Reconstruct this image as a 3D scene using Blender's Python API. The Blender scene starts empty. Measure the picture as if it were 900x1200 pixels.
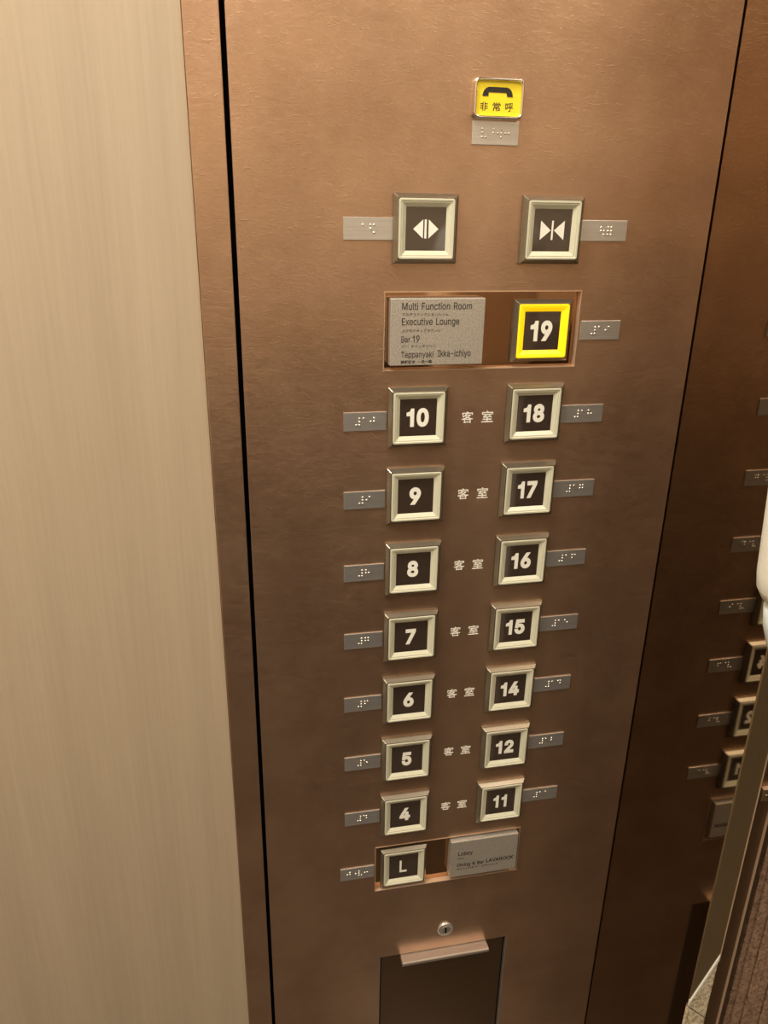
import bpy, bmesh, math, random
from mathutils import Vector, Matrix, geometry
random.seed(7)
scene = bpy.context.scene

# ------------------------------------------------------------------ camera
YAW, PITCH, ROLL = -0.20771729, -0.3735149, -0.01700061
CAM = Vector((-0.1359913, -0.537878, 0.1417408))
F_PX = 918.535
cam_d = bpy.data.cameras.new('camera')
cam = bpy.data.objects.new('camera', cam_d)
scene.collection.objects.link(cam)
M = Matrix.Rotation(YAW, 3, 'Z') @ Matrix.Rotation(PITCH, 3, 'X') @ Matrix.Rotation(ROLL, 3, 'Y')
cam.matrix_world = Matrix.Translation(CAM) @ (M @ Matrix.Rotation(math.pi / 2, 3, 'X')).to_4x4()
cam_d.sensor_fit = 'VERTICAL'
cam_d.sensor_height = 36.0
cam_d.lens = F_PX / 1200.0 * 36.0
cam_d.clip_start = 0.01
scene.camera = cam

# ------------------------------------------------------------------ world, light, exposure
w = bpy.data.worlds.new('world'); scene.world = w; w.use_nodes = True
w.node_tree.nodes['Background'].inputs[0].default_value = (1.0, 0.85, 0.68, 1)
w.node_tree.nodes['Background'].inputs[1].default_value = 0.03
scene.view_settings.view_transform = 'Standard'
scene.view_settings.look = 'None'
scene.view_settings.exposure = 0.10
scene.view_settings.gamma = 1.0

FLOOR_Z, CEIL_Z = -1.32, 1.03
ROOM_X0, ROOM_Y0 = -1.40, -1.50

def area_light(name, loc, sx, sy, power, col=(1.0, 0.88, 0.72)):
    d = bpy.data.lights.new(name, 'AREA'); d.shape = 'RECTANGLE'; d.size = sx; d.size_y = sy
    d.energy = power; d.color = col
    o = bpy.data.objects.new(name, d); o.location = loc
    scene.collection.objects.link(o)
    return o
area_light('ceiling_light_large', (-0.60, -0.75, CEIL_Z - 0.03), 1.1, 1.1, 21.0)
area_light('unseen_hall_fill', (0.75, -0.85, CEIL_Z - 0.03), 0.5, 0.9, 9.0)  # added fill in the unseen hall, brightens the panel's upper reflections
area_light('ceiling_light_small', (-0.42, -0.30, CEIL_Z - 0.03), 0.14, 0.14, 9.5)

# ------------------------------------------------------------------ materials
def new_mat(name):
    m = bpy.data.materials.new(name); m.use_nodes = True
    return m, m.node_tree.nodes, m.node_tree.links, m.node_tree.nodes['Principled BSDF']

def simple(name, col, rough=0.5, metal=0.0, spec=0.5, coat=0.0, emit=None, es=0.0):
    m, n, l, b = new_mat(name)
    b.inputs['Base Color'].default_value = (*col, 1)
    b.inputs['Roughness'].default_value = rough
    b.inputs['Metallic'].default_value = metal
    b.inputs['Specular IOR Level'].default_value = spec
    b.inputs['Coat Weight'].default_value = coat
    b.inputs['Coat Roughness'].default_value = 0.08
    if emit:
        b.inputs['Emission Color'].default_value = (*emit, 1)
        b.inputs['Emission Strength'].default_value = es
    return m

def tex(n, l, kind, scale=(1, 1, 1), rot=(0, 0, 0), **kw):
    tc = n.new('ShaderNodeTexCoord'); mp = n.new('ShaderNodeMapping')
    mp.inputs['Scale'].default_value = scale; mp.inputs['Rotation'].default_value = rot
    l.new(tc.outputs['Object'], mp.inputs['Vector'])
    t = n.new(kind); l.new(mp.outputs['Vector'], t.inputs['Vector'])
    for k, v in kw.items(): t.inputs[k].default_value = v
    return t

def ramp(n, l, src, stops):
    r = n.new('ShaderNodeValToRGB'); l.new(src, r.inputs['Fac'])
    e = r.color_ramp.elements
    e[0].position, e[0].color = stops[0][0], (*stops[0][1], 1)
    e[1].position, e[1].color = stops[-1][0], (*stops[-1][1], 1)
    for p, c in stops[1:-1]:
        x = e.new(p); x.color = (*c, 1)
    return r

def copper():
    m, n, l, b = new_mat('etched_copper')
    big = tex(n, l, 'ShaderNodeTexNoise', (1, 1, 1), Scale=14.0, Detail=5.0, Roughness=0.6)
    r = ramp(n, l, big.outputs['Fac'], [(0.36, (0.49, 0.328, 0.228)), (0.66, (0.60, 0.416, 0.294))])
    l.new(r.outputs['Color'], b.inputs['Base Color'])
    b.inputs['Metallic'].default_value = 0.92
    fine = tex(n, l, 'ShaderNodeTexNoise', (70, 70, 170), (0, math.radians(38), 0), Scale=1.0, Detail=4.0, Roughness=0.65)
    fine.inputs['Distortion'].default_value = 1.4
    rr = ramp(n, l, fine.outputs['Fac'], [(0.3, (0.31,) * 3), (0.75, (0.41,) * 3)])
    l.new(rr.outputs['Color'], b.inputs['Roughness'])
    vor = tex(n, l, 'ShaderNodeTexNoise', (150, 150, 420), (0, math.radians(-35), 0), Scale=1.0, Detail=2.0)
    vor.inputs['Distortion'].default_value = 2.0
    th = ramp(n, l, vor.outputs['Fac'], [(0.60, (0, 0, 0)), (0.72, (1, 1, 1))])
    add = n.new('ShaderNodeMath'); add.operation = 'MULTIPLY_ADD'; add.inputs[1].default_value = 0.5
    l.new(th.outputs['Color'], add.inputs[0]); l.new(fine.outputs['Fac'], add.inputs[2])
    bp = n.new('ShaderNodeBump'); bp.inputs['Strength'].default_value = 0.19; bp.inputs['Distance'].default_value = 0.0006
    l.new(add.outputs[0], bp.inputs['Height']); l.new(bp.outputs['Normal'], b.inputs['Normal'])
    return m

def bronze_mirror():
    m, n, l, b = new_mat('polished_bronze')
    b.inputs['Base Color'].default_value = (0.31, 0.24, 0.17, 1)
    b.inputs['Metallic'].default_value = 1.0
    t = tex(n, l, 'ShaderNodeTexNoise', (1, 1, 1), Scale=9.0, Detail=4.0)
    r = ramp(n, l, t.outputs['Fac'], [(0.3, (0.02,) * 3), (0.75, (0.06,) * 3)])
    l.new(r.outputs['Color'], b.inputs['Roughness'])
    return m

def laminate():
    m, n, l, b = new_mat('beige_wood_laminate')
    t = tex(n, l, 'ShaderNodeTexNoise', (330, 30, 8.0), Scale=1.0, Detail=5.0, Roughness=0.7)
    t.inputs['Distortion'].default_value = 0.25
    t2 = tex(n, l, 'ShaderNodeTexNoise', (26, 5, 0.7), Scale=1.0, Detail=3.0)
    mx = n.new('ShaderNodeMath'); mx.operation = 'ADD'
    l.new(t.outputs['Fac'], mx.inputs[0]); l.new(t2.outputs['Fac'], mx.inputs[1])
    r = ramp(n, l, mx.outputs[0], [(0.38, (0.385, 0.316, 0.230)), (0.65, (0.44, 0.366, 0.270))])
    mx2 = n.new('ShaderNodeMath'); mx2.operation = 'MULTIPLY'; mx2.inputs[1].default_value = 0.5
    l.new(mx.outputs[0], mx2.inputs[0]); l.new(mx2.outputs[0], r.inputs['Fac'])
    l.new(r.outputs['Color'], b.inputs['Base Color'])
    b.inputs['Roughness'].default_value = 0.55
    bp = n.new('ShaderNodeBump'); bp.inputs['Strength'].default_value = 0.35; bp.inputs['Distance'].default_value = 0.0004
    l.new(t.outputs['Fac'], bp.inputs['Height']); l.new(bp.outputs['Normal'], b.inputs['Normal'])
    return m

def brushed(name, col, rough, axis='x', metal=1.0, bump=0.15):
    m, n, l, b = new_mat(name)
    sc = {'x': (20, 300, 1500), 'z': (1500, 300, 20)}[axis]
    t = tex(n, l, 'ShaderNodeTexNoise', sc, Scale=1.0, Detail=3.0)
    r = ramp(n, l, t.outputs['Fac'], [(0.25, tuple(c * 0.82 for c in col)), (0.75, col)])
    l.new(r.outputs['Color'], b.inputs['Base Color'])
    b.inputs['Metallic'].default_value = metal
    b.inputs['Roughness'].default_value = rough
    bp = n.new('ShaderNodeBump'); bp.inputs['Strength'].default_value = bump; bp.inputs['Distance'].default_value = 0.0002
    l.new(t.outputs['Fac'], bp.inputs['Height']); l.new(bp.outputs['Normal'], b.inputs['Normal'])
    return m

def speckled(name, c0, c1, scale, rough=0.45, metal=0.6, bump=0.3, dist=0.0003):
    m, n, l, b = new_mat(name)
    t = tex(n, l, 'ShaderNodeTexNoise', (1, 1, 1), Scale=scale, Detail=3.0, Roughness=0.7)
    r = ramp(n, l, t.outputs['Fac'], [(0.36, c0), (0.66, c1)])
    l.new(r.outputs['Color'], b.inputs['Base Color'])
    b.inputs['Metallic'].default_value = metal
    b.inputs['Roughness'].default_value = rough
    bp = n.new('ShaderNodeBump'); bp.inputs['Strength'].default_value = bump; bp.inputs['Distance'].default_value = dist
    l.new(t.outputs['Fac'], bp.inputs['Height']); l.new(bp.outputs['Normal'], b.inputs['Normal'])
    return m

def lens_mat():
    # moulded acrylic light ring with fine ribbing
    m, n, l, b = new_mat('cream_acrylic')
    b.inputs['Base Color'].default_value = (0.60, 0.61, 0.49, 1)
    b.inputs['Roughness'].default_value = 0.22
    b.inputs['Subsurface Weight'].default_value = 0.25
    b.inputs['Subsurface Radius'].default_value = (0.002, 0.002, 0.0015)
    t = tex(n, l, 'ShaderNodeTexNoise', (1, 1, 1), Scale=900.0, Detail=2.0)
    bp = n.new('ShaderNodeBump'); bp.inputs['Strength'].default_value = 0.25; bp.inputs['Distance'].default_value = 0.0002
    l.new(t.outputs['Fac'], bp.inputs['Height']); l.new(bp.outputs['Normal'], b.inputs['Normal'])
    return m

def stone(name, c0, c1):
    m, n, l, b = new_mat(name)
    t = tex(n, l, 'ShaderNodeTexNoise', (1, 1, 1), Scale=260.0, Detail=4.0, Roughness=0.6)
    t.inputs['Distortion'].default_value = 1.2
    r = ramp(n, l, t.outputs['Fac'], [(0.38, c0), (0.52, c1), (0.62, tuple(x * 1.25 for x in c1))])
    l.new(r.outputs['Color'], b.inputs['Base Color'])
    b.inputs['Roughness'].default_value = 0.6
    bp = n.new('ShaderNodeBump'); bp.inputs['Strength'].default_value = 0.5; bp.inputs['Distance'].default_value = 0.001
    l.new(t.outputs['Fac'], bp.inputs['Height']); l.new(bp.outputs['Normal'], b.inputs['Normal'])
    return m

MAT = {
    'copper': copper(),
    'mirror': bronze_mirror(),
    'laminate': laminate(),
    'box_floor': simple('polished_copper', (0.50, 0.30, 0.18), 0.07, 1.0),
    'dark_gap': simple('black_recess', (0.002, 0.002, 0.0025), 0.9, spec=0.1),
    'bezel': brushed('satin_nickel', (0.36, 0.325, 0.26), 0.26, 'x', 0.85),
    'steel': brushed('brushed_steel', (0.76, 0.78, 0.80), 0.28, 'x', 0.85),
    'dot': simple('steel_dots', (0.85, 0.82, 0.76), 0.25, 0.7),
    'chrome': simple('chrome', (0.82, 0.78, 0.72), 0.10, 1.0),
    'plate': speckled('bead_blasted_steel', (0.42, 0.40, 0.36), (0.60, 0.58, 0.54), 900, 0.45, 0.6),
    'lens': lens_mat(),
    'lens_lit': simple('lit_yellow_acrylic', (0.9, 0.55, 0.02), 0.25, emit=(1.0, 0.66, 0.0), es=0.62),
    'tile': simple('smoked_acrylic', (0.045, 0.031, 0.024), 0.06, 0.0, 1.0, coat=1.0),
    'white': simple('white_print', (0.86, 0.88, 0.82), 0.45),
    'ink': simple('black_print', (0.02, 0.018, 0.018), 0.5),
    'yellow': simple('yellow_plastic', (0.95, 0.78, 0.03), 0.25, coat=0.5),
    'rim_and_highlight': simple('bright_edge', (0.72, 0.55, 0.40), 0.3, 0.55),
    'flap': brushed('dark_bronze', (0.20, 0.13, 0.085), 0.32, 'x', 0.9, 0.05),
    'handle': brushed('pale_bronze', (0.52, 0.46, 0.42), 0.42, 'x', 0.8),
    'jamb': brushed('olive_bronze', (0.36, 0.27, 0.15), 0.35, 'z', 0.8, 0.1),
    'door': brushed('brown_bronze', (0.21, 0.13, 0.07), 0.38, 'z', 0.8, 0.1),
    'stone': stone('brown_stone', (0.16, 0.10, 0.065), (0.30, 0.20, 0.14)),
    'speckled_reflection': stone('grey_speckled_reflection', (0.32, 0.27, 0.18), (0.62, 0.55, 0.41)),  # speckle coloured as a reflection in the polished jamb
    'shell': simple('white_plastic', (0.74, 0.76, 0.70), 0.38),
    'tank': simple('pale_grey_plastic', (0.60, 0.68, 0.70), 0.3),
    'dark_plastic': simple('dark_grey_plastic', (0.05, 0.055, 0.07), 0.4),
    'carpet': stone('carpet_brown', (0.045, 0.035, 0.024), (0.075, 0.06, 0.042)),
    'ceiling': simple('ceiling_paint', (0.62, 0.54, 0.44), 0.7),
    'back': simple('beige_wall', (0.60, 0.50, 0.37), 0.55),
    'dark_lower': simple('unseen_dark_band', (0.06, 0.042, 0.028), 0.6),  # dark tone for the added lower walls out of view
}

# ------------------------------------------------------------------ letter shapes (bezier outlines, thousandths of an em)
GLYPHS = {}
for _g in ('& 448 221,-7,197,-7,163,-7,135,-1,110,12,86,24,67,41,54,62,41,83,34,107,34,133,34,155,39,174,47,189,56,205,69,220,85,235,101,249,119,263,140,279,166,298,191,316,216,335,223,340,230,346,237,352,244,359,250,366,255,375,259,384,262,394,262,405,262,421,256,434,245,445,235,456,220,461,201,461,189,461,178,458,168,453,158,448,151,441,145,431,140,422,137,411,137,399,137,386,140,374,145,363,151,352,159,340,169,327,179,315,190,300,204,284,282,189,360,95,438,0,413,0,389,0,364,0,300,77,236,154,171,231,152,255,135,275,121,293,107,310,95,327,87,344,79,361,75,379,75,398,75,421,81,441,91,458,101,475,116,489,134,499,153,509,175,513,200,513,225,513,247,509,266,499,284,489,298,476,308,459,319,443,324,424,324,404,324,389,321,375,315,362,309,348,302,336,291,325,281,314,269,303,256,293,222,268,188,243,154,217,133,202,119,188,110,174,101,161,97,147,97,131,97,115,101,100,109,87,117,75,129,65,143,57,158,50,174,46,193,46,213,46,233,51,251,59,270,68,286,80,301,95,316,111,328,130,336,151,345,173,349,197,349,224,368,224,388,224,408,224,408,192,404,165,397,144,389,122,381,105,371,92,361,79,352,69,345,62,341,57,337,52,333,47,316,29,296,16,271,7,246,-2;- 453 263,244,337,244,337,226,337,207,337,188,263,188,188,188,114,188,114,207,114,226,114,244,188,244;0 453 264,-7,227,-7,189,-7,157,3,130,24,103,45,83,74,69,113,55,152,48,199,48,254,48,309,55,356,69,395,83,434,104,464,130,484,157,505,189,516,227,516,264,516,296,505,323,484,350,464,370,434,384,395,398,356,405,309,405,254,405,199,398,152,384,113,370,74,350,45,323,24,297,3|202,50,227,50,252,50,273,58,290,74,308,90,321,113,330,144,339,174,344,211,344,254,344,297,339,334,330,365,321,395,308,419,290,435,273,451,252,460,227,460,202,460,180,451,163,435,146,419,132,395,123,365,114,334,109,297,109,254,109,211,114,174,123,144,132,113,146,90,163,74,180,58;1 453 181,0,76,0,76,18,76,36,76,55,181,55,286,55,391,55,391,36,391,18,391,0,286,0|250,509,276,509,276,339,276,170,276,0,255,0,234,0,212,0,212,149,212,299,212,448,211,448,210,448,209,448,168,418,127,388,86,358,86,381,86,404,86,427,123,454,161,481,198,509,224,509;2 453 172,0,64,0,64,16,64,32,64,47,121,108,177,168,234,229,254,249,270,267,282,282,295,298,304,313,311,327,317,341,320,356,320,371,320,390,316,405,308,419,299,432,288,442,273,449,259,456,242,460,224,460,204,460,187,456,172,447,158,439,147,428,139,413,131,399,127,382,127,362,107,362,86,362,66,362,66,392,72,419,86,442,100,465,119,483,143,496,167,509,194,516,225,516,255,516,282,509,306,497,329,484,348,467,361,445,374,424,381,399,381,372,381,354,378,335,371,318,364,300,353,280,336,259,319,237,296,211,267,180,229,140,191,100,153,60,153,59,153,58,153,57,231,57,310,57,389,57,389,38,389,19,389,0,281,0;3 453 252,-7,218,-7,187,-7,158,-1,133,10,107,21,86,37,70,57,54,78,46,103,44,132,66,132,87,132,109,132,111,114,117,99,126,87,136,75,149,65,165,59,181,53,199,50,219,50,239,50,258,53,275,61,292,68,305,79,315,93,324,107,329,124,329,145,329,163,325,181,316,196,307,212,293,224,275,234,256,243,231,248,201,248,186,248,172,248,157,248,157,265,157,282,157,299,200,349,244,399,288,448,288,450,288,451,288,452,215,452,142,452,70,452,70,471,70,490,70,509,171,509,272,509,372,509,372,493,372,477,372,461,319,400,265,339,211,278,211,282,211,285,211,289,249,293,281,288,308,276,335,263,356,246,371,222,386,199,393,173,393,145,393,115,385,89,370,66,355,43,335,25,309,12,282,0;4 453 164,105,40,105,40,123,40,141,40,158,109,275,178,392,247,509,268,509,289,509,311,509,243,394,176,280,109,166,109,165,109,164,109,163,210,163,312,163,413,163,413,144,413,125,413,105,289,105|302,0,282,0,282,40,282,81,282,121,282,130,282,138,282,146,282,203,282,260,282,318,302,318,322,318,343,318,343,212,343,106,343,0,322,0;5 453 254,-7,221,-7,191,-7,164,-1,140,11,116,23,97,39,83,60,69,81,61,104,60,130,81,130,101,130,122,130,124,115,129,101,138,89,147,77,159,67,173,60,188,53,204,50,221,50,242,50,260,55,276,64,292,74,305,87,314,104,323,121,328,141,328,162,328,184,323,204,314,221,304,238,291,252,275,262,258,272,239,277,218,277,201,277,184,274,167,268,151,263,138,255,128,246,1'
    '08,248,88,250,67,253,77,338,86,423,96,509,186,509,276,509,366,509,366,490,366,471,366,452,294,452,222,452,151,452,145,402,139,352,134,301,135,301,135,301,136,301,147,311,161,319,178,325,194,331,211,334,229,334,253,334,274,329,294,321,313,313,331,301,345,285,359,270,371,252,379,231,387,210,391,188,391,163,391,130,384,101,369,76,354,50,334,30,309,15,283,1;6 453 258,-7,226,-7,195,-7,167,0,142,15,118,29,98,49,84,74,71,100,64,129,64,162,64,186,69,212,80,239,91,266,110,300,137,340,176,396,214,453,252,509,276,509,299,509,322,509,265,426,208,344,151,261,149,261,147,261,145,261,150,271,157,280,165,288,174,296,184,302,196,307,207,312,221,314,235,314,266,314,293,308,316,295,339,282,357,263,370,240,382,216,389,189,389,157,389,125,382,97,368,73,354,48,334,28,310,14,286,0|207,48,226,48,246,48,264,53,279,63,294,72,306,85,314,101,323,118,327,136,327,157,327,178,323,197,314,213,306,230,294,242,279,251,264,261,246,265,226,265,207,265,189,261,174,252,159,243,147,230,138,214,129,198,125,179,125,158,125,137,129,118,138,102,147,85,159,72,174,63,189,53;7 453 120,0,97,0,172,149,248,299,323,448,323,450,323,451,323,452,236,452,149,452,62,452,62,471,62,490,62,509,172,509,281,509,391,509,391,489,391,469,391,449,315,299,240,150,165,0,142,0;8 453 260,-7,226,-7,192,-7,162,-1,136,11,109,24,89,40,74,62,59,83,52,108,52,135,52,157,56,177,65,195,74,213,86,229,101,241,116,253,133,261,153,265,153,265,153,266,153,267,128,273,108,287,93,308,78,329,70,353,70,380,70,406,77,429,90,450,104,470,122,486,146,498,169,510,196,516,226,516,256,516,283,510,306,498,329,486,348,470,361,450,375,429,382,406,382,380,382,353,374,329,359,308,344,287,325,273,300,267,300,266,300,265,300,265,319,261,336,253,351,241,366,229,378,213,387,195,396,177,401,157,401,135,401,108,393,83,378,62,364,40,343,24,317,11,291,-1|204,49,226,49,249,49,268,53,285,60,301,68,314,78,323,91,332,105,337,121,337,139,337,158,332,174,322,189,313,203,300,214,283,223,266,231,247,235,226,235,205,235,186,231,169,223,152,214,139,203,130,189,120,174,115,158,115,139,115,121,120,105,129,91,138,78,151,68,167,60,184,53|208,290,226,290,244,290,260,293,274,300,288,307,299,318,307,330,315,343,319,358,319,376,319,393,315,407,308,420,300,433,289,443,275,449,261,456,245,460,226,460,208,460,191,456,177,449,163,443,152,433,145,420,137,407,133,393,133,376,133,358,137,343,145,330,152,318,163,307,178,300,192,293;9 453 195,516,226,516,258,516,286,508,310,494,335,480,354,460,368,434,382,409,389,380,389,347,389,323,383,297,373,270,362,243,343,209,315,168,277,112,239,56,200,0,177,0,154,0,130,0,187,83,244,165,301,248,303,248,305,248,307,248,303,238,296,229,287,221,279,213,269,207,257,202,245,197,232,195,218,195,187,195,160,201,137,214,114,227,96,245,83,269,70,292,64,320,64,352,64,384,71,412,85,436,99,461,118,480,143,494,167,508|246,460,226,460,207,460,189,456,174,446,159,437,147,424,138,407,130,391,125,372,125,352,125,330,130,312,138,295,147,279,159,266,174,257,189,248,207,243,226,243,246,243,263,248,279,257,294,266,306,279,314,295,323,311,327,330,327,350,327,372,323,391,314,407,306,424,294,437,279,446,264,456;A 480 39,0,16,0,78,170,140,339,201,509,226,509,251,509,276,509,338,339,401,170,463,0,440,0,418,0,395,0,359,101,323,202,287,302,281,321,273,344,264,372,255,400,245,435,232,478,236,478,241,478,245,478,233,435,222,399,213,371,204,343,196,320,191,302,155,202,120,101,85,0,62,0|197,142,110,142,110,161,110,180,110,199,197,199,283,199,370,199,370,180,370,161,370,142,283,142;B 456 122,0,60,0,60,170,60,339,60,509,120,509,181,509,241,509,276,509,306,503,329,491,352,479,369,462,381,442,392,422,398,399,398,374,398,352,394,334,387,320,379,306,369,294,356,286,344,277,330,271,315,267,315,265,315,264,315,262,331,261,347,255,363,245,379,235,392,221,402,203,413,185,418,163,418,136,418,111,412,87,400,67,388,46,370,30,344,18,319,6,287,0,247,0,184,0|125,115,125,57,165,57,205,57,245,57,284,57,313,65,330,80,347,95,355,114,355,137,355,154,351,170,342,184,334,198,321,209,306,218,290,227,271,231,248,231,207,231,166,231,125,231,125,173|125,341,125,285,162,285,200'
    ',285,238,285,257,285,273,289,288,296,303,303,315,313,323,326,332,339,336,355,336,372,336,395,328,414,313,429,297,444,273,452,240,452,202,452,163,452,125,452,125,396;C 510 293,-7,267,-7,223,-7,184,4,150,25,116,46,89,76,70,115,50,154,40,201,40,254,40,308,50,354,70,393,89,432,116,462,150,484,184,505,223,516,267,516,293,516,317,512,340,504,363,497,384,486,402,471,420,457,436,439,448,418,460,398,468,374,473,348,451,348,430,348,408,348,404,366,398,381,389,395,381,408,370,419,357,428,345,438,331,444,315,449,300,454,284,456,267,456,236,456,208,448,184,432,159,417,139,394,125,364,111,334,103,297,103,254,103,211,111,175,125,145,140,115,159,92,184,76,209,61,236,53,267,53,284,53,300,55,315,60,331,65,345,71,357,81,370,90,381,101,389,114,398,128,404,143,408,160,430,160,451,160,473,160,469,135,460,111,448,91,436,70,421,52,402,38,384,23,363,12,341,5,318,-3;D 502 271,0,219,0,178,0,137,0,96,0,96,19,96,38,96,57,136,57,175,57,215,57,256,57,291,65,318,81,345,97,366,119,379,149,392,179,399,214,399,255,399,296,392,331,379,361,366,390,346,412,320,428,293,444,260,452,221,452,178,452,136,452,93,452,93,471,93,490,93,509,137,509,181,509,225,509,275,509,317,499,353,478,388,458,415,429,433,391,452,353,462,308,462,255,462,202,452,157,433,119,414,81,387,51,351,31,314,10|103,509,125,509,125,339,125,170,125,0,103,0,82,0,60,0,60,170,60,339,60,509,82,509;E 419 165,0,60,0,60,170,60,339,60,509,164,509,268,509,372,509,372,490,372,471,372,452,290,452,207,452,125,452,125,396,125,341,125,286,202,286,278,286,355,286,355,267,355,248,355,229,278,229,202,229,125,229,125,172,125,114,125,57,208,57,292,57,375,57,375,38,375,19,375,0,270,0;F 410 82,0,60,0,60,170,60,339,60,509,163,509,266,509,369,509,369,490,369,471,369,452,288,452,206,452,125,452,125,394,125,336,125,278,198,278,272,278,346,278,346,259,346,240,346,221,272,221,198,221,125,221,125,147,125,74,125,0,103,0;I 300 111,0,31,0,31,19,31,38,31,57,60,57,89,57,118,57,118,189,118,320,118,452,89,452,60,452,31,452,31,471,31,490,31,509,111,509,190,509,269,509,269,490,269,471,269,452,240,452,212,452,183,452,183,320,183,189,183,57,212,57,240,57,269,57,269,38,269,19,269,0,190,0;K 467 146,189,104,145,104,169,104,193,104,216,116,232,128,247,139,261,151,275,162,290,174,303,187,317,199,331,212,344,262,399,313,454,364,509,392,509,420,509,448,509,376,431,304,353,231,276,230,276,229,276,228,276,187,233|82,0,60,0,60,170,60,339,60,509,82,509,103,509,125,509,125,451,125,392,125,334,124,298,124,261,124,225,124,214,124,204,125,193,125,129,125,64,125,0,103,0|398,0,372,0,311,86,249,173,188,259,201,276,215,293,228,309,302,206,375,103,449,0,423,0;L 393 160,0,60,0,60,170,60,339,60,509,82,509,103,509,125,509,125,358,125,208,125,57,203,57,282,57,361,57,361,38,361,19,361,0,261,0;M 628 81,0,60,0,60,170,60,339,60,509,91,509,121,509,152,509,193,402,235,294,277,187,280,180,284,170,287,159,291,148,295,136,299,123,303,110,307,97,311,84,315,71,319,59,322,49,317,49,312,49,307,49,310,59,314,70,318,83,322,95,326,108,330,121,334,134,338,147,342,158,346,170,349,179,352,187,394,294,435,402,476,509,507,509,537,509,568,509,568,339,568,170,568,0,547,0,525,0,504,0,504,97,504,194,504,291,504,302,504,314,504,327,505,340,505,354,505,369,505,383,506,398,506,413,506,428,507,443,507,457,509,457,511,457,513,457,508,441,503,426,498,409,492,393,487,378,482,363,477,348,472,334,467,322,463,309,459,299,456,291,418,194,380,97,342,0,323,0,305,0,286,0,248,97,209,194,170,291,167,299,163,309,159,321,155,333,150,346,145,361,140,376,135,391,129,408,124,424,118,441,112,457,114,457,117,457,119,457,119,444,120,431,120,416,120,401,121,387,121,372,121,357,121,342,122,328,122,315,122,302,122,291,122,194,122,97,122,0,101,0;O 533 311,-7,267,-7,223,-7,184,4,150,25,116,46,90,76,70,115,50,154,40,201,40,254,40,308,50,354,70,393,90,432,116,462,150,484,184,505,223,516,267,516,311,516,350,505,384,484,418,462,444,432,464,393,483,354,493,308,493,254,493,201,483,154,464,115,444,76,418,46,384,25,350,4|236,53,267,53,297,53,325,61,349,76,374,91,394,114,408,144,423,174,430,211,430,254,430,298,423,335,408,36'
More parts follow.
